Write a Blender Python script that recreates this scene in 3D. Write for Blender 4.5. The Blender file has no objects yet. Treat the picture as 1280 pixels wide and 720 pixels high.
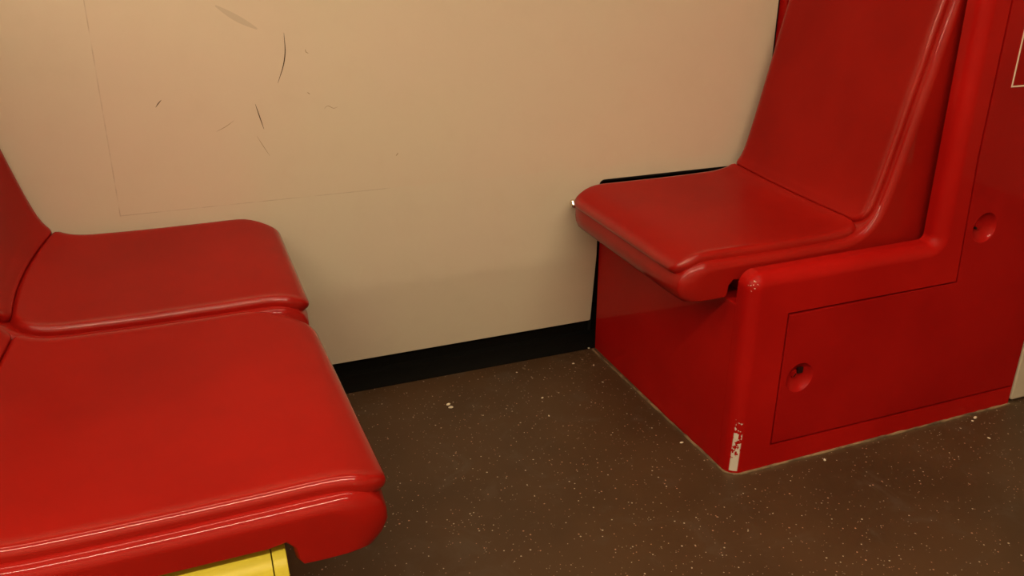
import bpy, bmesh, math, random
from mathutils import Vector, Matrix, noise
random.seed(7)
S = bpy.context.scene
COL = S.collection
# ------------------------------------------------------------------ camera, light, exposure
cd = bpy.data.cameras.new('camera'); cam = bpy.data.objects.new('camera', cd); COL.objects.link(cam)
r_ = Vector((0.929786, -0.368099, -0.000714)); u_ = Vector((0.142050, 0.357014, 0.923233)); f_ = Vector((0.339587, 0.858513, -0.384235))
M = Matrix((r_, u_, -f_)).transposed().to_4x4(); M.translation = Vector((0, -1.5619, 0.8833))
cam.matrix_world = M
cd.sensor_width = 36.0; cd.lens = 36.0 * 1037.6 / 1280.0; cd.clip_start = 0.02
S.camera = cam
w = bpy.data.worlds.new('world'); S.world = w; w.use_nodes = True
w.node_tree.nodes['Background'].inputs[0].default_value = (0.9, 0.6, 0.38, 1)
w.node_tree.nodes['Background'].inputs[1].default_value = 0.02
S.view_settings.view_transform = 'Standard'; S.view_settings.look = 'None'
S.view_settings.gamma = 1.0; S.view_settings.exposure = 0.0; S.view_settings.use_curve_mapping = False
LIGHT_COLOUR = (1.0, 0.82, 0.58)
TUBES = [(-.85, 1.98, 8.5, 'long ceiling lamp nearer the beige side wall'), (-1.95, 1.98, 65.0, 'long ceiling lamp on the far side of the aisle')]      # y, z of the ceiling lamps
TUBE_X = (-3.2, 1.25)


# ------------------------------------------------------------------ helpers
def link(name, bm, mat, parent=None, smooth=True, angle=35):
    me = bpy.data.meshes.new(name)
    bmesh.ops.recalc_face_normals(bm, faces=bm.faces[:])
    bm.to_mesh(me); bm.free()
    for p in me.polygons: p.use_smooth = smooth
    if smooth:
        try: me.set_sharp_from_angle(angle=math.radians(angle))
        except Exception: pass
    o = bpy.data.objects.new(name, me); COL.objects.link(o)
    if mat: me.materials.append(mat)
    if parent: o.parent = parent
    if smooth and len(me.polygons) > 20 and 'pad' not in name: modify(o, 'WEIGHTED_NORMAL', keep_sharp=True, weight=60)
    return o

def tag(o, label=None, cat=None, group=None, kind=None):
    if label: o['label'] = label
    if cat: o['category'] = cat
    if group: o['group'] = group
    if kind: o['kind'] = kind
    return o

def empty(name, loc=(0, 0, 0)):
    o = bpy.data.objects.new(name, None); COL.objects.link(o); o.location = loc; o.empty_display_size = .05
    return o

def box(bm, x0, x1, y0, y1, z0, z1, bev=0.0, seg=2):
    r = bmesh.ops.create_cube(bm, size=1.0); vs = r['verts']
    for v in vs:
        v.co = Vector((x0 if v.co.x < 0 else x1, y0 if v.co.y < 0 else y1, z0 if v.co.z < 0 else z1))
    if bev > 0:
        es = list({e for v in vs for e in v.link_edges})
        bmesh.ops.bevel(bm, geom=es, offset=bev, segments=seg, affect='EDGES', profile=.5)

def modify(o, kind, **kw):
    """apply a modifier by reading the evaluated mesh back"""
    m = o.modifiers.new('m', kind)
    for k, v in kw.items(): setattr(m, k, v)
    dg = bpy.context.evaluated_depsgraph_get(); dg.update()
    me = bpy.data.meshes.new_from_object(o.evaluated_get(dg))
    o.modifiers.clear(); old = o.data; o.data = me; bpy.data.meshes.remove(old)

def cut(o, bm):
    me = bpy.data.meshes.new('cutter'); bmesh.ops.recalc_face_normals(bm, faces=bm.faces[:]); bm.to_mesh(me); bm.free()
    c = bpy.data.objects.new('cutter', me); COL.objects.link(c)
    bpy.context.view_layer.update()
    modify(o, 'BOOLEAN', operation='DIFFERENCE', object=c, solver='EXACT')
    bpy.data.objects.remove(c); bpy.data.meshes.remove(me)

def finish(o, angle=35):
    if 'custom_normal' in o.data.attributes: o.data.attributes.remove(o.data.attributes['custom_normal'])
    for p in o.data.polygons: p.use_smooth = True
    o.data.set_sharp_from_angle(angle=math.radians(angle))
    modify(o, 'WEIGHTED_NORMAL', keep_sharp=True, weight=60)

def prism_xz(bm, poly, y0, y1):
    a = [bm.verts.new((x, y0, z)) for x, z in poly]; b = [bm.verts.new((x, y1, z)) for x, z in poly]
    n = len(poly)
    for i in range(n): bm.faces.new((a[i], a[(i+1) % n], b[(i+1) % n], b[i]))
    bm.faces.new(a); bm.faces.new(b[::-1])

def catmull(pts, n, closed=False):
    """Catmull-Rom then even resample to n points"""
    P = [Vector(p) for p in pts]; out = []
    m = len(P)
    rng = range(m if closed else m-1)
    g = (lambda i: P[i % m]) if closed else (lambda i: P[max(0, min(m-1, i))] if 0 <= i < m else (2*P[0]-P[1] if i < 0 else 2*P[-1]-P[-2]))
    for i in rng:
        p0, p1, p2, p3 = g(i-1), g(i), g(i+1), g(i+2)
        for k in range(60):
            t = k/60
            out.append(.5*((2*p1)+(p2-p0)*t+(2*p0-5*p1+4*p2-p3)*t*t+(3*p1-p0-3*p2+p3)*t**3))
    out.append(P[0] if closed else P[-1])
    L = [0]
    for a, b in zip(out, out[1:]): L.append(L[-1]+(b-a).length)
    res = []; j = 0; N = n if closed else n-1
    for k in range(n):
        s = L[-1]*k/N
        while j < len(L)-2 and L[j+1] < s: j += 1
        t = (s-L[j])/max(1e-9, L[j+1]-L[j]); res.append(out[j].lerp(out[j+1], min(1, max(0, t))))
    return res, L[-1]

def round_poly(pts, radii, seg=6):
    """polygon with arcs at its corners"""
    out = []; n = len(pts)
    for i in range(n):
        p = Vector(pts[i]); r = radii[i] if isinstance(radii, (list, tuple)) else radii
        if r <= 0: out.append(p); continue
        a = (Vector(pts[i-1])-p); b = (Vector(pts[(i+1) % n])-p)
        la, lb = a.length, b.length; a.normalize(); b.normalize()
        th = math.acos(max(-1, min(1, a.dot(b)))); d = r/math.tan(th/2); d = min(d, .49*la, .49*lb); r = d*math.tan(th/2)
        c = p+(a+b).normalized()*(r/math.sin(th/2)); s = p+a*d-c; e = p+b*d-c
        ang = math.atan2(s.x*e.y-s.y*e.x, s.dot(e))
        for k in range(seg+1):
            q = ang*k/seg; out.append(c+Vector((s.x*math.cos(q)-s.y*math.sin(q), s.x*math.sin(q)+s.y*math.cos(q))))
    return out

def tube(bm, path, r, seg=10, cap=True):
    rings = []
    for i, p in enumerate(path):
        p = Vector(p); t = (Vector(path[min(i+1, len(path)-1)])-Vector(path[max(0, i-1)])).normalized()
        up = Vector((0, 0, 1)) if abs(t.z) < .9 else Vector((1, 0, 0))
        s = t.cross(up).normalized(); q = s.cross(t)
        rr = r[i] if isinstance(r, (list, tuple)) else r
        rings.append([bm.verts.new(p+s*rr*math.cos(2*math.pi*k/seg)+q*rr*math.sin(2*math.pi*k/seg)) for k in range(seg)])
    for a, b in zip(rings, rings[1:]):
        for k in range(seg): bm.faces.new((a[k], a[(k+1) % seg], b[(k+1) % seg], b[k]))
    if cap: bm.faces.new(rings[0][::-1]); bm.faces.new(rings[-1])


# ------------------------------------------------------------------ materials
def mat(name, base, rough=.4, spec=.5, coat=0.0, metal=0.0):
    m = bpy.data.materials.new(name); m.use_nodes = True
    b = m.node_tree.nodes['Principled BSDF']
    b.inputs['Base Color'].default_value = (*base, 1); b.inputs['Roughness'].default_value = rough
    b.inputs['Specular IOR Level'].default_value = spec; b.inputs['Metallic'].default_value = metal
    b.inputs['Coat Weight'].default_value = coat; b.inputs['Coat Roughness'].default_value = .05
    return m, m.node_tree, b

class G:
    """tiny node builder"""
    def __init__(s, nt): s.nt = nt
    def n(s, t, **kw):
        nd = s.nt.nodes.new(t)
        for k, v in kw.items(): setattr(nd, k, v)
        return nd
    def put(s, sock, v):
        if isinstance(v, bpy.types.NodeSocket): s.nt.links.new(v, sock)
        else: sock.default_value = v
    def math(s, op, a, b=None, c=None, clamp=False):
        nd = s.n('ShaderNodeMath', operation=op, use_clamp=clamp); s.put(nd.inputs[0], a)
        if b is not None: s.put(nd.inputs[1], b)
        if c is not None: s.put(nd.inputs[2], c)
        return nd.outputs[0]
    def mix(s, f, a, b):
        nd = s.n('ShaderNodeMix', data_type='RGBA'); s.put(nd.inputs['Factor'], f)
        for k, v in ((6, a), (7, b)): s.put(nd.inputs[k], v if isinstance(v, bpy.types.NodeSocket) else (*v, 1))
        return nd.outputs[2]
    def noise(s, co, scale, detail=3, rough=.5, dist=0):
        nd = s.n('ShaderNodeTexNoise'); s.put(nd.inputs['Vector'], co); nd.inputs['Scale'].default_value = scale
        nd.inputs['Detail'].default_value = detail; nd.inputs['Roughness'].default_value = rough; nd.inputs['Distortion'].default_value = dist
        return nd.outputs['Fac']
    def ramp(s, f, lo, hi):
        nd = s.n('ShaderNodeMapRange', interpolation_type='SMOOTHSTEP'); s.put(nd.inputs[0], f)
        nd.inputs[1].default_value = lo; nd.inputs[2].default_value = hi
        return nd.outputs[0]
    def bump(s, h, strength, dist=.002):
        nd = s.n('ShaderNodeBump'); s.put(nd.inputs['Height'], h); nd.inputs['Strength'].default_value = strength; nd.inputs['Distance'].default_value = dist
        return nd.outputs[0]

def red_material(name, base, rough, worn=False, hue=.06, coat=.06):
    m, nt, b = mat(name, base, rough, .06, .12)
    gl = nt.nodes.new('ShaderNodeAttribute'); gl.attribute_name = 'gloss'     # moulded edges keep their polish, sat-on faces are worn matt
    mm = nt.nodes.new('ShaderNodeMath'); mm.operation = 'MULTIPLY_ADD'; nt.links.new(gl.outputs['Fac'], mm.inputs[0]); mm.inputs[1].default_value = .75; mm.inputs[2].default_value = coat
    nt.links.new(mm.outputs[0], b.inputs['Coat Weight'])
    g = G(nt); co = g.n('ShaderNodeTexCoord').outputs['Object']
    n1 = g.noise(co, 5, 3); n2 = g.noise(co, 240, 2)
    dark = tuple(c*(1-hue*2) for c in base); lite = (base[0]*(1+hue), base[1]*(1+hue*4), base[2]*(1+hue*4))
    col = g.mix(g.ramp(n1, .3, .7), dark, lite)
    g.put(b.inputs['Roughness'], g.math('ADD', rough-.03, g.math('MULTIPLY', n1, .06)))
    if worn:      # paint knocked off the lower front corner, the plaster-white filler shows
        sx = g.n('ShaderNodeSeparateXYZ'); g.put(sx.inputs[0], co)
        X, Y, Z = sx.outputs
        nz = g.noise(co, 130, 4, .6); nl = g.noise(co, 45, 2)
        # distance along the diagonal of the rounded corner
        dx = g.math('SUBTRACT', X, .8225); dy = g.math('ADD', Y, .546)
        band = g.math('SUBTRACT', 1.0, g.ramp(g.math('ABSOLUTE', g.math('ADD', g.math('SUBTRACT', dx, dy), g.math('ADD', -.0045, g.math('MULTIPLY', Z, -.03)))), .0085, .0115))
        solid = g.math('SUBTRACT', 1.0, g.ramp(g.math('ADD', Z, g.math('MULTIPLY', nl, .04)), .058, .062))
        thr = g.math('ADD', .40, g.math('MULTIPLY', Z, 1.75))
        frac = g.math('GREATER_THAN', nz, thr)
        hi = g.math('LESS_THAN', Z, .115); lo = g.math('GREATER_THAN', Z, .007)
        chips = g.math('MULTIPLY', g.math('MAXIMUM', solid, g.math('MULTIPLY', frac, hi)), g.math('MULTIPLY', band, lo))
        # pinholes and small nicks near the upper corner, also painting in the lamp glint there
        d2 = g.n('ShaderNodeVectorMath', operation='DISTANCE'); g.put(d2.inputs[0], co); d2.inputs[1].default_value = (.826, -.546, .366)
        nick_glint = g.math('MULTIPLY', g.math('LESS_THAN', d2.outputs['Value'], .011), g.math('GREATER_THAN', g.noise(co, 210, 2), .62))
        chips = g.math('MAXIMUM', chips, nick_glint)
        col = g.mix(chips, col, (.62, .56, .47))
        g.put(b.inputs['Base Color'], col)
    else:
        g.put(b.inputs['Base Color'], col)
    g.put(b.inputs['Normal'], g.bump(n2, .04, .0006))
    return m

RED = red_material('red_seat_plastic', (.315, .0062, .0036), .50)
RED_BOX = red_material('red_box_laminate', (.415, .006, .0043), .40, worn=True, coat=.18)
RED_DOOR = red_material('red_door_laminate', (.355, .005, .004), .40, coat=.18)

WALL, nt, b = mat('beige_wall_laminate', (.60, .50, .38), .42, .4)
g = G(nt); co = g.n('ShaderNodeTexCoord').outputs['Object']
sx = g.n('ShaderNodeSeparateXYZ'); g.put(sx.inputs[0], co); X, Y, Z = sx.outputs
base = g.mix(g.ramp(g.noise(co, 2.3, 2), .35, .65), (.66, .56, .43), (.65, .575, .43))
base = g.mix(g.math('MULTIPLY', g.ramp(g.noise(co, 14, 5, .6), .45, .75), .06), base, (.42, .30, .2))
# ghost of a removed notice: faint grime outline
inx = g.math('GREATER_THAN', X, g.math('SUBTRACT', -.121, g.math('MULTIPLY', g.math('SUBTRACT', .8, Z), .018)))
inz = g.math('GREATER_THAN', Z, .437)
inner = g.math('MULTIPLY', inx, inz)
left = g.math('MULTIPLY', g.math('LESS_THAN', g.math('ABSOLUTE', g.math('SUBTRACT', X, g.math('SUBTRACT', -.121, g.math('MULTIPLY', g.math('SUBTRACT', .8, Z), .018)))), .0009), g.math('GREATER_THAN', Z, .436))
bot = g.math('MULTIPLY', g.math('LESS_THAN', g.math('ABSOLUTE', g.math('SUBTRACT', Z, .437)), .0007), g.math('MULTIPLY', g.math('GREATER_THAN', X, -.128), g.math('LESS_THAN', X, .36)))
edge = g.math('MAXIMUM', left, bot)
base = g.mix(g.math('MULTIPLY', inner, .05), base, (.72, .42, .28))
edge = g.math('MULTIPLY', edge, g.math('MULTIPLY', g.ramp(g.noise(co, 40, 2), .25, .7), .40))
base = g.mix(edge, base, (.30, .20, .11))
g.put(b.inputs['Base Color'], base)
g.put(b.inputs['Normal'], g.bump(g.noise(co, 160, 2), .03, .0005))

FLOOR, nt, b = mat('speckled_brown_floor', (.06, .045, .034), .42, .3)
g = G(nt); co = g.n('ShaderNodeTexCoord').outputs['Object']
base = g.mix(g.ramp(g.noise(co, 4, 4), .3, .7), (.060, .032, .0145), (.080, .042, .019))
base = g.mix(g.math('MULTIPLY', g.ramp(g.noise(co, 11, 5, .65, 1.0), .52, .75), .35), base, (.11, .085, .06))
sx = g.n('ShaderNodeSeparateXYZ'); g.put(sx.inputs[0], co); X, Y, Z = sx.outputs
# grit collected along the foot of the red box and in the corner by the skirting
bx_ = g.math('MAXIMUM', g.math('SUBTRACT', .8185, X), g.math('SUBTRACT', X, 1.52)); by_ = g.math('MAXIMUM', g.math('SUBTRACT', -.55, Y), g.math('SUBTRACT', Y, .03))
dist = g.math('MAXIMUM', bx_, by_)
rim_ = g.math('MULTIPLY', g.math('SUBTRACT', 1.0, g.ramp(g.math('ADD', dist, g.math('MULTIPLY', g.noise(co, 60, 3), .03)), .014, .03)), .55)
base = g.mix(rim_, base, (.13, .085, .045))
dv = g.n('ShaderNodeVectorMath', operation='DISTANCE'); g.put(dv.inputs[0], co); dv.inputs[1].default_value = (.765, -.045, 0)
patch = g.math('MULTIPLY', g.math('SUBTRACT', 1.0, g.ramp(dv.outputs['Value'], .02, .075)), g.ramp(g.noise(co, 55, 4, .6, 1.0), .48, .66))
base = g.mix(g.math('MULTIPLY', patch, .6), base, (.17, .10, .055))
def specks(scale, r, keep, seed):
    mp = g.n('ShaderNodeMapping'); g.put(mp.inputs[0], co); mp.inputs[1].default_value = (seed, seed*.7, 0)
    v = g.n('ShaderNodeTexVoronoi'); g.put(v.inputs['Vector'], mp.outputs[0]); v.inputs['Scale'].default_value = scale
    sp = g.n('ShaderNodeSeparateColor'); g.put(sp.inputs[0], v.outputs['Color'])
    rad = g.math('MULTIPLY', r*scale, g.math('ADD', .5, sp.outputs[1]))
    return g.math('MULTIPLY', g.math('LESS_THAN', v.outputs['Distance'], rad), g.math('GREATER_THAN', sp.outputs[0], 1-keep)), sp.outputs[2]
for scale, r, keep, seed, amt in ((150, .0011, .13, 1.3, .85), (80, .0011, .10, 4.1, 1.0), (260, .0008, .12, 7.7, .6)):
    f, c = specks(scale, r, keep, seed)
    base = g.mix(g.math('MULTIPLY', f, amt), base, g.mix(g.math('GREATER_THAN', c, .8), (.55, .48, .36), (.50, .28, .18)))
g.put(b.inputs['Base Color'], base)
g.put(b.inputs['Roughness'], g.math('ADD', .36, g.math('MULTIPLY', g.noise(co, 9, 4), .18)))
g.put(b.inputs['Normal'], g.bump(g.noise(co, 300, 2), .08, .0006))

BLACK, _, _ = mat('matt_black', (.006, .006, .006), .7, .25)
SKIRT, _, _ = mat('dark_skirting', (.0045, .004, .003), .85, .08)
PANEL, nt, b = mat('plain_beige_panel', (.58, .50, .38), .45, .4)
g = G(nt); co = g.n('ShaderNodeTexCoord').outputs['Object']
g.put(b.inputs['Base Color'], g.mix(g.ramp(g.noise(co, 6, 4), .3, .7), (.56, .48, .36), (.60, .52, .39)))
CEIL, _, _ = mat('cream_ceiling', (.75, .70, .60), .6, .3)
YELLOW, nt, b = mat('yellow_enamel', (.80, .55, .05), .35, .22)
g = G(nt); co = g.n('ShaderNodeTexCoord').outputs['Object']
mp = g.n('ShaderNodeMapping'); g.put(mp.inputs[0], co); mp.inputs[3].default_value = (.6, 18, 18)
g.put(b.inputs['Base Color'], g.mix(g.ramp(g.noise(mp.outputs[0], 6, 3), .3, .7), (.52, .43, .035), (.56, .47, .045)))
CHROME, _, _ = mat('chrome', (.75, .68, .58), .18, .5, metal=1.0)
DARK, _, _ = mat('dark_recess', (.02, .004, .004), .6, .2)
CREAM, _, _ = mat('cream_sticker_line', (.85, .68, .52), .5, .3)
SEAL, nt, b = mat('dirty_beige_sealant', (.20, .13, .07), .7, .2)
g = G(nt); co = g.n('ShaderNodeTexCoord').outputs['Object']
g.put(b.inputs['Base Color'], g.mix(g.ramp(g.noise(co, 22, 4), .35, .65), (.10, .065, .04), (.30, .20, .11)))
CRUMB, _, _ = mat('pale_crumb', (.75, .66, .50), .7, .2)
DUST, _, _ = mat('brown_dust', (.16, .105, .065), .9, .1)
TUBE, nt, b = mat('lamp_tube', (1, 1, 1), .4)
b.inputs['Emission Color'].default_value = (*LIGHT_COLOUR, 1); b.inputs['Emission Strength'].default_value = 30.0

# ------------------------------------------------------------------ setting
X0, X1, YF, ZC = -3.4, 2.9, -2.75, 2.05
bm = bmesh.new(); box(bm, X0, X1, YF, .06, -.04, 0)
tag(link('floor', bm, FLOOR, smooth=False), kind='structure', label='dark brown speckled rubber floor')
bm = bmesh.new(); box(bm, X0, X1, YF, .06, ZC, ZC+.04)
tag(link('ceiling', bm, CEIL, smooth=False), kind='structure')
bm = bmesh.new(); box(bm, X0, X1, YF-.04, YF, 0, ZC)
tag(link('wall_front', bm, PANEL, smooth=False), kind='structure')
bm = bmesh.new(); box(bm, X0-.04, X0, YF, .06, 0, ZC)
tag(link('wall_left', bm, PANEL, smooth=False), kind='structure')
bm = bmesh.new(); box(bm, X1, X1+.04, YF, .06, 0, ZC)
tag(link('wall_right', bm, PANEL, smooth=False), kind='structure')
bm = bmesh.new(); box(bm, X0, X1, .06, .10, 0, ZC)
tag(link('wall_outer', bm, BLACK, smooth=False), kind='structure')
# side wall lining: cut out in its lower right for the seat unit, lower part tilted back to imitate the shade on it
ZK = .235
outer = [(X0, .064), (.8225, .064), (.8225, .407), (1.243, .407), (1.243, ZC), (X0, ZC)]
pl = round_poly(outer, [0, .004, .012, 0, 0, 0], 5)
bm = bmesh.new(); prism_xz(bm, [tuple(p) for p in pl], 0, .014)
for zc in (ZK-.012, ZK, ZK+.012):
    bmesh.ops.bisect_plane(bm, geom=bm.verts[:]+bm.edges[:]+bm.faces[:], plane_co=(0, 0, zc), plane_no=(0, 0, 1))
SHADE_TILT = .11
for v in bm.verts:
    if v.co.z < ZK+.011: v.co.y += SHADE_TILT*max(0, (ZK-v.co.z)) if v.co.z < ZK-.001 else 0
wl = tag(link('wall_back', bm, WALL, smooth=True, angle=20), kind='structure', label='beige laminate wall with scratches and a faint outline of a removed notice')
# black skirting in two steps under the lining
bm = bmesh.new()
prism = [(.03, .0), (.03, .09), (.058, .09), (.058, 0)]
a = [bm.verts.new((X0, y, z)) for y, z in prism]; c = [bm.verts.new((X1, y, z)) for y, z in prism]
for i in range(4): bm.faces.new((a[i], a[(i+1) % 4], c[(i+1) % 4], c[i]))
bm.faces.new(a); bm.faces.new(c[::-1])
kick = [(-.002, 0), (.004, .004), (.010, .012), (.0125, .024), (.0135, .033), (.03, .034), (.03, 0)]
a = [bm.verts.new((X0, y, z)) for y, z in kick]; c = [bm.verts.new((X1, y, z)) for y, z in kick]; n = len(kick)
for i in range(n): bm.faces.new((a[i], a[(i+1) % n], c[(i+1) % n], c[i]))
bm.faces.new(a); bm.faces.new(c[::-1])
tag(link('baseboard_back', bm, SKIRT, smooth=True), kind='structure', label='black skirting under the beige wall')
# black strip added for the dark gap along the cut-out of the lining
bm = bmesh.new()
inner = round_poly([(.824, .02), (.824, .404), (1.243, .404), (1.243, ZC)], [0, .012, 0, 0], 5)
path = [Vector((.8275, .012, .02))]
pa = round_poly([(.8255, .03), (.8255, .4040), (1.2465, .4040), (1.2465, ZC-.01)], [0, .010, .004, 0], 5)
tube(bm, [(p.x, .006+(SHADE_TILT*max(0, ZK-p.y)), p.y) for p in pa], .0036, 8)
tag(link('gap_strip_1', bm, BLACK), kind='structure', label='thin black strip added for the dark gap of the wall cut-out around the right seat')

# scratches on the wall lining (children of the wall)
def scratch(pts, wd, m):
    bm = bmesh.new(); P, _ = catmull([(x, z) for x, z in pts], 14)
    L = []; R = []
    for i, p in enumerate(P):
        t = (P[min(i+1, 13)]-P[max(0, i-1)]).normalized(); nn = Vector((-t.y, t.x)); ww = wd*(.15+.85*math.sin(math.pi*(i+.5)/14))
        L.append(bm.verts.new((p.x+nn.x*ww, -.0003, p.y+nn.y*ww))); R.append(bm.verts.new((p.x-nn.x*ww, -.0003, p.y-nn.y*ww)))
    top = []
    for a, b_, c_, d_ in zip(L, L[1:], R[1:], R): bm.faces.new((a, b_, c_, d_))
    return link('scratch', bm, m, wl, smooth=False)
SC, _, _ = mat('dark_scratch', (.10, .065, .035), .8, .1)
SMU, _, _ = mat('rubbed_smear', (.56, .47, .35), .6, .3)
SCF, _, _ = mat('faint_scratch', (.36, .26, .16), .8, .1)
for pts, wd, m in (
    ([(.1865, .737), (.1855, .707), (.180, .682), (.167, .651)], .0009, SC),
    ([(.124, .617), (.128, .598), (.134, .571)], .0009, SC),
    ([(-.030, .634), (-.036, .628), (-.041, .622)], .0008, SC),
    ([(.052, .573), (.068, .580), (.084, .590)], .0005, SCF),
    ([(.120, .560), (.128, .543), (.139, .521)], .0005, SCF),
    ([(.221, .708), (.2215, .703), (.226, .700)], .0007, SCF),
    ([(.217, .632), (.222, .628)], .0007, SCF),
    ([(.245, .600), (.252, .605), (.262, .600), (.270, .602)], .0005, SCF),
    ([(.375, .500), (.380, .506)], .0008, SCF),
    ([(.078, .785), (.108, .765), (.142, .745)], .0055, SMU)):
    scratch(pts, wd, m)

# ceiling lamps, one long tube each
for (y, z, watts, lab) in TUBES:
    lamp = tag(empty('ceiling_lamp', (0, y, ZC)), lab, 'lamp')
    bm = bmesh.new(); box(bm, TUBE_X[0]-.1, TUBE_X[1]+.1, -.06, .06, -.035, 0, .008); link('housing', bm, CEIL, lamp)
    bm = bmesh.new(); tube(bm, [(TUBE_X[0], 0, z-ZC), (TUBE_X[1], 0, z-ZC)], .006, 12)
    link('tube', bm, TUBE, lamp)
    for xe in TUBE_X:
        bm = bmesh.new(); box(bm, xe-.02, xe+.02, -.012, .012, z-ZC-.014, -.03, .003); link('tube_holder', bm, CEIL, lamp)
    ld = bpy.data.lights.new('tube_light', 'AREA'); ld.shape = 'RECTANGLE'; ld.size = TUBE_X[1]-TUBE_X[0]; ld.size_y = .05   # diffuser width
    ld.energy = watts; ld.color = LIGHT_COLOUR
    lo = bpy.data.objects.new('tube_light', ld); COL.objects.link(lo); lo.location = ((TUBE_X[0]+TUBE_X[1])/2, y, z-.012)

# ------------------------------------------------------------------ seats
NPROF = [(.7215, .338), (.7155, .354), (.7205, .373), (.7345, .3875), (.765, .3965), (.84, .397), (.917, .397), (1.00, .398), (1.055, .401),
         (1.089, .412), (1.110, .432), (1.124, .465), (1.142, .535), (1.172, .666), (1.203, .80), (1.238, .93)]
SEAT_W = dict()

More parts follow.
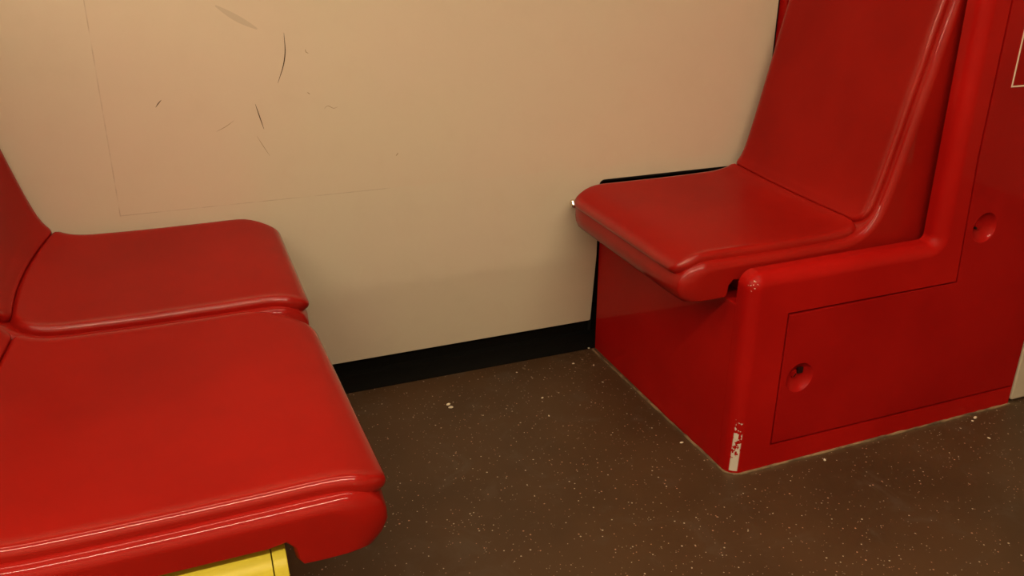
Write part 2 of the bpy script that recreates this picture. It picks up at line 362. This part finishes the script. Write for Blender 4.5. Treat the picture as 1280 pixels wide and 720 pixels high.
def make_seat(name, y_near, y_far, mirror, skew, bow, dz, nudge=0.0, r_near=.030, r_far=.055, pad_far=None):
    """one moulded seat. canonical profile faces -x; mirror -> faces +x. returns its Empty"""
    sgn = -1 if mirror else 1
    ox = .85 if mirror else 0.0
    cx = ox+sgn*.95; cy = (y_near+y_far)/2
    root = empty(name, (cx, cy, dz))
    W = y_far-y_near
    def warp(x, z, y):
        t = (y-y_near)/W; k = max(0, min(1, (x-.72)/.38)); up = max(0, min(1, (z-.40)/.2))
        x2 = x+skew[0]*t*(1-k)+skew[1]*t*k+bow*k*(1-(2*t-1)**2)
        # plan rounding of the nose
        e = min(y-y_near, 1e9); c = 0
        g_ = max(0, 1-(x-.7225)/.10); g_ = g_*g_*(3-2*g_)
        if e < r_near: c = r_near-math.sqrt(max(0, r_near**2-(r_near-e)**2))
        e2 = y_far-y
        if e2 < r_far: c = max(c, r_far-math.sqrt(max(0, r_far**2-(r_far-e2)**2)))
        # gentle dish across the pan
        z2 = z-.004*math.sin(math.pi*max(0, min(1, t)))*min(1, max(0, (x-.76)/.15))*(1 if z < .43 else 0)
        x2 += c*g_*.9
        return Vector((ox+sgn*(x2+nudge)-cx, y-cy, z2))
    # --- shell: closed section lofted across the width
    top, LT = catmull(NPROF, 74)
    under = [(1.270, .93), (1.262, .80), (1.262, .62), (1.266, .47), (1.264, .385), (1.257, .3705), (1.20, .366), (1.08, .362), (.95, .359), (.838, .3590), (.822, .3575), (.815, .350), (.813, .336), (.806, .3275), (.78, .3265), (.745, .3268), (.729, .3300)]
    sec = [(p.x, p.y, 1.0) for p in top]
    # rounded top of the backrest
    for q in range(1, 6):
        a = math.pi*q/6; sec.append((1.254-.016*math.cos(a), .93+.012*math.sin(a), .6))
    for i, (x, z) in enumerate(under):
        sec.append((x, z, .35 if (x < .83) else 0.0 if z < .39 else .25))
    n = len(sec); nor = []
    for i in range(n):
        a = Vector(sec[i-1][:2]); b_ = Vector(sec[(i+1) % n][:2]); t = (b_-a).normalized(); nor.append(Vector((t.y, -t.x)))
    # orient inward
    area = sum(sec[i][0]*sec[(i+1) % n][1]-sec[(i+1) % n][0]*sec[i][1] for i in range(n))
    if area > 0: nor = [-v for v in nor]
    r = .016
    es = [0, .0004, .0015, .0035, .006, .009, .0125, .016]
    ys = [(y_near+e, e) for e in es]+[(y_near+.016+(W-.032)*k/12, 9) for k in range(1, 12)]+[(y_far-e, e) for e in reversed(es)]
    bm = bmesh.new(); rings = []; gv = bm.verts.layers.float.new('gloss')
    for y, e in ys:
        ins = r-math.sqrt(max(0, r*r-(r-min(e, r))**2))
        ring = []
        for (x, z, wgt), nn in zip(sec, nor):
            p = Vector((x, z))+nn*ins*wgt
            ring.append(bm.verts.new(warp(p.x, p.y, y)))
        rings.append(ring)
    for a, b_ in zip(rings, rings[1:]):
        for k in range(n): bm.faces.new((a[k], a[(k+1) % n], b_[(k+1) % n], b_[k]))
    for v in bm.verts: v[gv] = .6
    bm.faces.new(rings[0][::-1]); bm.faces.new(rings[-1])
    shell = link('seat_shell', bm, RED, root, angle=50)
    # --- raised pads
    dense, LD = catmull(NPROF, 900)
    def at(s):
        i = max(0, min(898, s/LD*899)); k = int(i); p = dense[k].lerp(dense[k+1], i-k)
        a = dense[max(0, k-7)]; b_ = dense[min(899, k+8)]; t = (b_-a).normalized()
        return p, Vector((-t.y, t.x))
    def s_of(x, z):
        return min(range(900), key=lambda i: (dense[i].x-x)**2+(dense[i].y-z)**2)/899*LD
    def pad(nm, s0, s1, y0, y1, R, H, rr, parent, ka=1.0, kb=1.0):
        """R = corner radii (s0y0, s0y1, s1y0, s1y1)"""
        cl = [0, .0003, .0012, .0025, .004, .006, .009, .013, .019, .028]
        L = s1-s0; Wd = y1-y0
        rows = cl+[.028+(L-.056)*k/34 for k in range(1, 34)]+[L-c for c in reversed(cl)]
        cols = [0]+cl+[None]*22+[Wd-c for c in reversed(cl)]+[Wd]
        def corner(u, v):   # inside distance
            d = min(u*ka, (L-u)*kb, v, Wd-v)
            for (uu, vv, rad) in ((u, v, R[0]), (u, Wd-v, R[1]), (L-u, v, R[2]), (L-u, Wd-v, R[3])):
                if uu < rad and vv < rad: d = min(d, rad-math.hypot(rad-uu, rad-vv))
            return max(0, d)
        bm = bmesh.new(); grid = []; gv = bm.verts.layers.float.new('gloss')
        rr_rows = [(rows[0], True)]+[(q, False) for q in rows]+[(rows[-1], True)]
        for u, skirt in rr_rows:
            def inset(rad, uu): return rad-math.sqrt(max(0, rad**2-(rad-uu)**2)) if uu < rad else 0
            a = max(inset(R[0], u), inset(R[2], L-u)); b_ = max(inset(R[1], u), inset(R[3], L-u))
            w_ = Wd-a-b_
            line = []
            nc = 1+len(cl)+22+len(cl)+1
            for j in range(nc):
                if j == 0: v = a
                elif j == nc-1: v = Wd-b_
                elif j <= len(cl): v = a+cl[j-1]*min(1, w_/.08)
                elif j >= nc-1-len(cl): v = Wd-b_-cl[nc-2-j]*min(1, w_/.08)
                else:
                    k = j-len(cl); m0 = .028*min(1, w_/.08); v = a+m0+(w_-2*m0)*k/23
                d = corner(u, v)
                if skirt or j == 0 or j == nc-1: h = -.004
                else: h = H-rr+math.sqrt(max(0, rr*rr-(rr-min(d, rr))**2))
                p, nn = at(s0+u)
                q = p+nn*h
                nv = bm.verts.new(warp(q.x, q.y, y0+v)); nv[gv] = max(0.0, min(1.0, (.015-min(u if ka == 1 else 9, v, Wd-v, (L-u) if kb == 1 else 9))/.005)); line.append(nv)
            grid.append(line)
        for A, B in zip(grid, grid[1:]):
            for j in range(len(A)-1): bm.faces.new((A[j], A[j+1], B[j+1], B[j]))
        bmesh.ops.remove_doubles(bm, verts=bm.verts[:], dist=1e-6)
        return link(nm, bm, RED, parent, angle=60)
    sf = s_of(1.096, .416)
    pf = y_far-.004 if pad_far is None else pad_far
    pad('seat_pad', s_of(.7215, .374), sf+.0002, y_near+.013, pf, (.028, .046, .034, .012), .0135, .0095, root, 1.0, 1.8)
    pad('backrest_pad', sf-.0002, s_of(1.232, .91), y_near+.018, pf, (.034, .012, .05, .05), .0100, .0080, root, 1.8, 1.0)
    return root

GRP = None
seatR = make_seat('train_seat', -.4985, -.029, False, (.014, .055), 0.0, 0.0)
tag(seatR, 'red moulded plastic seat on the right, set on a red box and facing left', 'seat')
seatB = make_seat('train_seat', -.432, -.010, True, (0, -.010), .020, .004)
tag(seatB, 'red moulded seat on the left, next to the beige wall, facing right', 'seat')
seatF = make_seat('train_seat', -.893, -.442, True, (.011, .005), .012, -.004, nudge=-.005, pad_far=-.4330)
tag(seatF, 'large red moulded seat at lower left, aisle side, above the yellow beam', 'seat')
# chrome bolt at the wall side of the right seat's nose
bm = bmesh.new()
bl = Vector((.7550, -.016, .366))-seatR.location
tube(bm, [bl+Vector((.050, -.020, 0)), bl+Vector((.003, 0, 0))], .0045, 12)
tube(bm, [bl+Vector((.005, 0, 0)), bl+Vector((.0045, 0, 0)), bl+Vector((-.004, 0, 0)), bl+Vector((-.007, 0, 0)), bl+Vector((-.0085, 0, 0))], [.0080, .0095, .0095, .0075, .003], 6)
tag(link('bolt', bm, CHROME, seatR, smooth=False), 'chrome hex bolt')

# ------------------------------------------------------------------ box under the right seat
D = .55
ped = tag(empty('seat_box', (0, 0, 0)), 'red box carrying the right seat, with access doors and a chipped lower corner', 'seat base')
XL, XR, ZT = .8185, 1.5085, 1.35
prof = [(XL, -.0), (XL, .384), (1.214, .388), (1.212, .52), (1.200, ZT), (XR, ZT), (XR, 0)]
poly = round_poly(prof, [0, .026, .012, .5, .02, .006, 0], 7)
wt = [(0 if p.y < .001 else 1) * (0.25 if p.x > 1.49 else 1) for p in poly]
n = len(poly); nor = []
for i in range(n):
    t = (poly[(i+1) % n]-poly[i-1]).normalized(); nor.append(Vector((t.y, -t.x)))
area = sum(poly[i].x*poly[(i+1) % n].y-poly[(i+1) % n].x*poly[i].y for i in range(n))
if area > 0: nor = [-v for v in nor]
bm = bmesh.new(); rings = []
rf, rb = .024, .0006
sts = [(-D+e, rf-math.sqrt(max(0, rf*rf-(rf-e)**2))) for e in (0, .0006, .002, .0045, .008, .0125, .018, .024)]
sts += [(-.513-e, rb-math.sqrt(max(0, rb*rb-(rb-e)**2))) for e in (.0006, 0)]
for y, ins in sts:
    ring = []
    for i, p in enumerate(poly):
        if p.y < .001:    # foot: only shift in x at the left corner
            q = Vector((p.x+(ins if p.x < 1 else -ins*.25), p.y))
        else: q = p+nor[i]*ins*wt[i]
        ring.append(bm.verts.new((q.x, y, q.y)))
    rings.append(ring)
for a, b_ in zip(rings, rings[1:]):
    for k in range(n): bm.faces.new((a[k], a[(k+1) % n], b_[(k+1) % n], b_[k]))
bm.faces.new(rings[0][::-1]); bm.faces.new(rings[-1])
rim = link('body', bm, RED_BOX, ped, angle=40)
# recess for the L-shaped door, and the finger cups cut later into the doors
DL = [(.9035, .049), (1.5000, .045), (1.5000, 1.25), (1.2680, 1.25), (1.2655, .80), (1.2665, .54), (1.2800, .305), (.9035, .3035)]
def offset(poly, d):
    P = [Vector(p) for p in poly]; out = []; n = len(P)
    for i in range(n):
        a = (P[i]-P[i-1]).normalized(); b_ = (P[(i+1) % n]-P[i]).normalized()
        na = Vector((a.y, -a.x)); nb = Vector((b_.y, -b_.x)); m_ = (na+nb).normalized(); out.append(P[i]+m_*(d/max(.3, m_.dot(na))))
    return [tuple(p) for p in out]
bm = bmesh.new(); prism_xz(bm, offset(DL, .0040), -D-.01, -D+.018); cut(rim, bm); 
for p in [p.vertices for p in rim.data.polygons][:0]: pass
finish(rim, 40)
# plinth body behind the rim
bm = bmesh.new()
bodyp = [(XL, .0), (XL, .3240), (.858, .3240), (.858, .3480), (1.335, .3480), (1.335, ZT), (XR-.006, ZT), (XR-.006, 0)]
prism_xz(bm, [tuple(p) for p in round_poly(bodyp, [0, .004, 0, 0, 0, .01, .006, 0], 4)], -.5130, -.0015)
for v in bm.verts:
    if v.co.x < .86 and v.co.y > -.1: v.co.x += .0095
link('plinth', bm, RED_BOX, ped)
bm = bmesh.new(); box(bm, 1.2515, XR-.01, -.018, .052, .352, ZT, .003); link('back_panel', bm, RED_BOX, ped)
# doors
def door(name, poly, cup, square, slot):
    bm = bmesh.new(); prism_xz(bm, [tuple(p) for p in poly], -D-.0006, -D+.0165)
    es = [e for e in bm.edges if all(abs(v.co.y-(-D-.0006)) < 1e-6 for v in e.verts)]
    bmesh.ops.bevel(bm, geom=es, offset=.0010, segments=2, affect='EDGES')
    o = link(name, bm, RED_DOOR, ped, angle=40)
    bm = bmesh.new()
    bmesh.ops.create_uvsphere(bm, u_segments=48, v_segments=24, radius=.030)
    for v in bm.verts: v.co = Vector((v.co.x*1.04, v.co.y*.80, v.co.z*1.04))+Vector((cup[0], -D-.0006-.0098, cup[1]))
    cut(o, bm); finish(o, 30)
    if name: o.name = name
    # latch: rotating key plug with a square opening, set in the cup
    bm = bmesh.new(); tube(bm, [(cup[0]-.001, -D+.0150, cup[1]+.002), (cup[0]-.001, -D+.0100, cup[1]+.002)], [.0085, .0075], 20)
    lt = link('latch', bm, RED_DOOR, o)
    bm = bmesh.new(); x, z = cup
    if square: box(bm, x+.001, x+.012, -D+.006, -D+.016, z+.004, z+.016, .001); link('latch_hole', bm, DARK, lt, smooth=False)
    bm = bmesh.new(); box(bm, x-.0055, x+.0015, -D+.0088, -D+.012, z-.0005, z+.001, 0)
    bmesh.ops.rotate(bm, verts=bm.verts[:], cent=(x-.002, 0, z), matrix=Matrix.Rotation(-.8, 3, 'Y'))
    link('key_slot', bm, DARK, lt, smooth=False)
    return o
door('access_door', DL, (.944, .176), True, True)
o = bpy.data.objects['access_door']
# second finger cup on the same L-shaped panel
bm = bmesh.new(); bmesh.ops.create_uvsphere(bm, u_segments=48, v_segments=24, radius=.030)
cup = (1.318, .407)
for v in bm.verts: v.co = Vector((v.co.x*1.04, v.co.y*.80, v.co.z*1.04))+Vector((cup[0], -D-.0006-.0098, cup[1]))
cut(o, bm); modify(o, 'BEVEL', width=.0012, segments=3, limit_method='ANGLE', angle_limit=math.radians(35)); finish(o, 50)
bm = bmesh.new(); tube(bm, [(cup[0]-.001, -D+.0150, cup[1]), (cup[0]-.001, -D+.0100, cup[1])], [.0085, .0075], 20)
lt = link('latch', bm, RED_DOOR, o)
bm = bmesh.new(); tube(bm, [(cup[0]-.014, -D+.0115, cup[1]-.001), (cup[0]-.014, -D+.0045, cup[1]-.001)], .0022, 10); link('latch_hole', bm, DARK, lt)
# sealant bead around the foot
bm = bmesh.new()
xl, yf = XL-.001, -D-.001
pts = [(xl, -.01), (xl, yf+.03)]+[(xl+.024-.024*math.cos(a), yf+.024-.024*math.sin(a)) for a in [math.pi/2*k/6 for k in range(7)]]+[(xl+.05, yf), (XR-.002, yf)]
dense = []
for a, b_ in zip(pts, pts[1:]):
    k = max(1, int(math.dist(a, b_)/.012))
    for q in range(k): dense.append((a[0]+(b_[0]-a[0])*q/k, a[1]+(b_[1]-a[1])*q/k))
dense.append(pts[-1])
tube(bm, [(x+random.uniform(-.0005, .0005), y+random.uniform(-.0005, .0005), .0012) for x, y in dense], [.0022+random.uniform(-.0006, .0010) for _ in dense], 8)
link('sealant_bead', bm, SEAL, ped)
# warning sticker on the upper door: cream outline on red
st = tag(empty('sticker', (1.3035, -D-.0008, .6575)), 'red sticker with a thin cream border on the upper door, at the right edge', 'sticker')
bm = bmesh.new(); box(bm, .002, .150, -.0006, 0, .002, .200); link('sticker_field', bm, RED, st, smooth=False)
bm = bmesh.new()
for bx in ((0, .0026, 0, .2026), (.1494, .152, 0, .2026), (.0026, .1494, 0, .0026), (.0026, .1494, .2, .2026)): box(bm, bx[0], bx[1], -.0009, 0, bx[2], bx[3])
tag(link('sticker_border', bm, CREAM, st, smooth=False), 'thin cream border line')

# beige panel beyond the box
bm = bmesh.new(); pg = round_poly([(1.5125, .006), (1.5125, 1.9), (2.6, 1.9), (2.6, .006)], [.006, .006, 0, 0], 4)
prism_xz(bm, [tuple(p) for p in pg], -D+.002, -.002)
o = link('wall_partition', bm, PANEL, smooth=False); tag(o, 'beige partition panel standing beyond the red box, right edge', kind='structure')
modify(o, 'BEVEL', width=.003, segments=2, limit_method='ANGLE')
bm = bmesh.new(); box(bm, 1.514, 2.59, -D+.012, -.01, 0, .01)
link('plinth', bm, BLACK, o, smooth=False)

# ------------------------------------------------------------------ yellow beam and carrier under the left seats
beam = tag(empty('seat_beam', (-.30, -.85, .30)), 'yellow rounded beam with an end cap under the lower left seat', 'beam')
sec = [(-.905, .20), (-.9075, .30)]; BT = .3465
for k in range(1, 9):
    a = math.pi/2*k/8; sec.append((-.9075+.035*(1-math.cos(a))*.9, .3125+.034*math.sin(a)))
sec += [(-.80, BT), (-.795, .20)]
def extr(bm, sec, x0, x1, g_=0):
    cy = sum(p[0] for p in sec)/len(sec); cz = sum(p[1] for p in sec)/len(sec)
    a = [bm.verts.new((x0+.30, y+.85, z-.30)) for y, z in sec]; c = [bm.verts.new((x1+.30, y+.85, z-.30)) for y, z in sec]; n = len(sec)
    for i in range(n): bm.faces.new((a[i], a[(i+1) % n], c[(i+1) % n], c[i]))
    bm.faces.new(a); bm.faces.new(c[::-1])
bm = bmesh.new(); extr(bm, sec, -.95, .0185); o = link('beam_body', bm, YELLOW, beam, angle=25)
bm = bmesh.new(); extr(bm, sec, .0195, .033); o = link('end_cap', bm, YELLOW, beam, angle=25)
modify(o, 'BEVEL', width=.0015, segments=2, limit_method='ANGLE'); finish(o, 30)
# red box hidden below the left seats, carrying them and the beam
base = tag(empty('seat_box', (-.5, -.4, 0)), 'red box below the left seats, mostly hidden beneath them', 'seat base')
bm = bmesh.new(); box(bm, -.45, .50, -.385, .40, 0, .346, .006); 
for v in bm.verts: v.co.x -= 0
link('body', bm, RED_BOX, base)
bm = bmesh.new(); box(bm, -.45, .48, -.385, -.380, .10, .352, .004); link('cross_member', bm, RED_BOX, base)

# ------------------------------------------------------------------ crumbs and dust
def lump(name, x, y, r, m, lab, cat, grp=None, flat=.5, sq=(1, 1), rot=0):
    bm = bmesh.new(); bmesh.ops.create_icosphere(bm, subdivisions=2, radius=r)
    for v in bm.verts:
        k = 1+.35*noise.noise(v.co*(1.6/r)+Vector((x*90, y*90, 0)))
        v.co = Vector((v.co.x*k*sq[0], v.co.y*k*sq[1], v.co.z*k*flat))
    z0 = min(v.co.z for v in bm.verts)
    for v in bm.verts: v.co.z -= z0
    o = link(name, bm, m, angle=80); o.location = (x, y, -.0001); o.rotation_euler.z = rot
    tag(o, lab, cat, grp); return o
lump('crumb', .4265, -.126, .0042, CRUMB, 'pale crumb in mid floor, the rear one of a touching pair', 'crumb', None, .5, (1.2, .8), .2)
lump('crumb', .4275, -.139, .0044, CRUMB, 'pale crumb in mid floor, the front one of a touching pair', 'crumb', None, .5, (1.2, .8), -.1)
lump('crumb', 1.394, -.566, .0042, CRUMB, 'pale crumb on the floor before the right end of the red box', 'crumb', None, .5, (1.3, .7), .4)
lump('crumb', 1.380, -.572, .0022, CRUMB, 'tiny crumb just left of the pale crumb before the right end of the red box', 'crumb')
lump('crumb', .812, .000, .0026, CRUMB, 'pale crumb in the floor corner between skirting and red box', 'crumb')

for k, (x, y, r, where) in enumerate((
    (.745, -.057, .0026, 'in the dusty patch before the corner of skirting and red box, left one'),
    (.784, -.081, .0024, 'in the dusty patch before the corner of skirting and red box, right one'),
    (.632, -.037, .0050, 'close to the black skirting, a flat smudge-like flake'),
    (.610, -.048, .0018, 'tiny, just left of the flat flake by the black skirting'),
    (.618, -.172, .0026, 'in mid floor to the right of the touching pair'),
    (.602, -.242, .0020, 'in mid floor, below the crumb that is right of the touching pair'),
    (.767, -.158, .0020, 'near the left face of the red box, towards the wall'),
    (.798, -.425, .0030, 'against the left face of the red box, near its chipped corner'),
    (1.012, -.572, .0030, 'against the foot of the red box below the left end of its door'),
    (1.357, -.630, .0022, 'on open floor before the right end of the red box'))):
    lump('crumb', x, y, r, CRUMB if r < .005 else DUST, 'pale crumb ' + where, 'crumb', None, .5 if r < .005 else .2, (1.3, .75), k*.9)
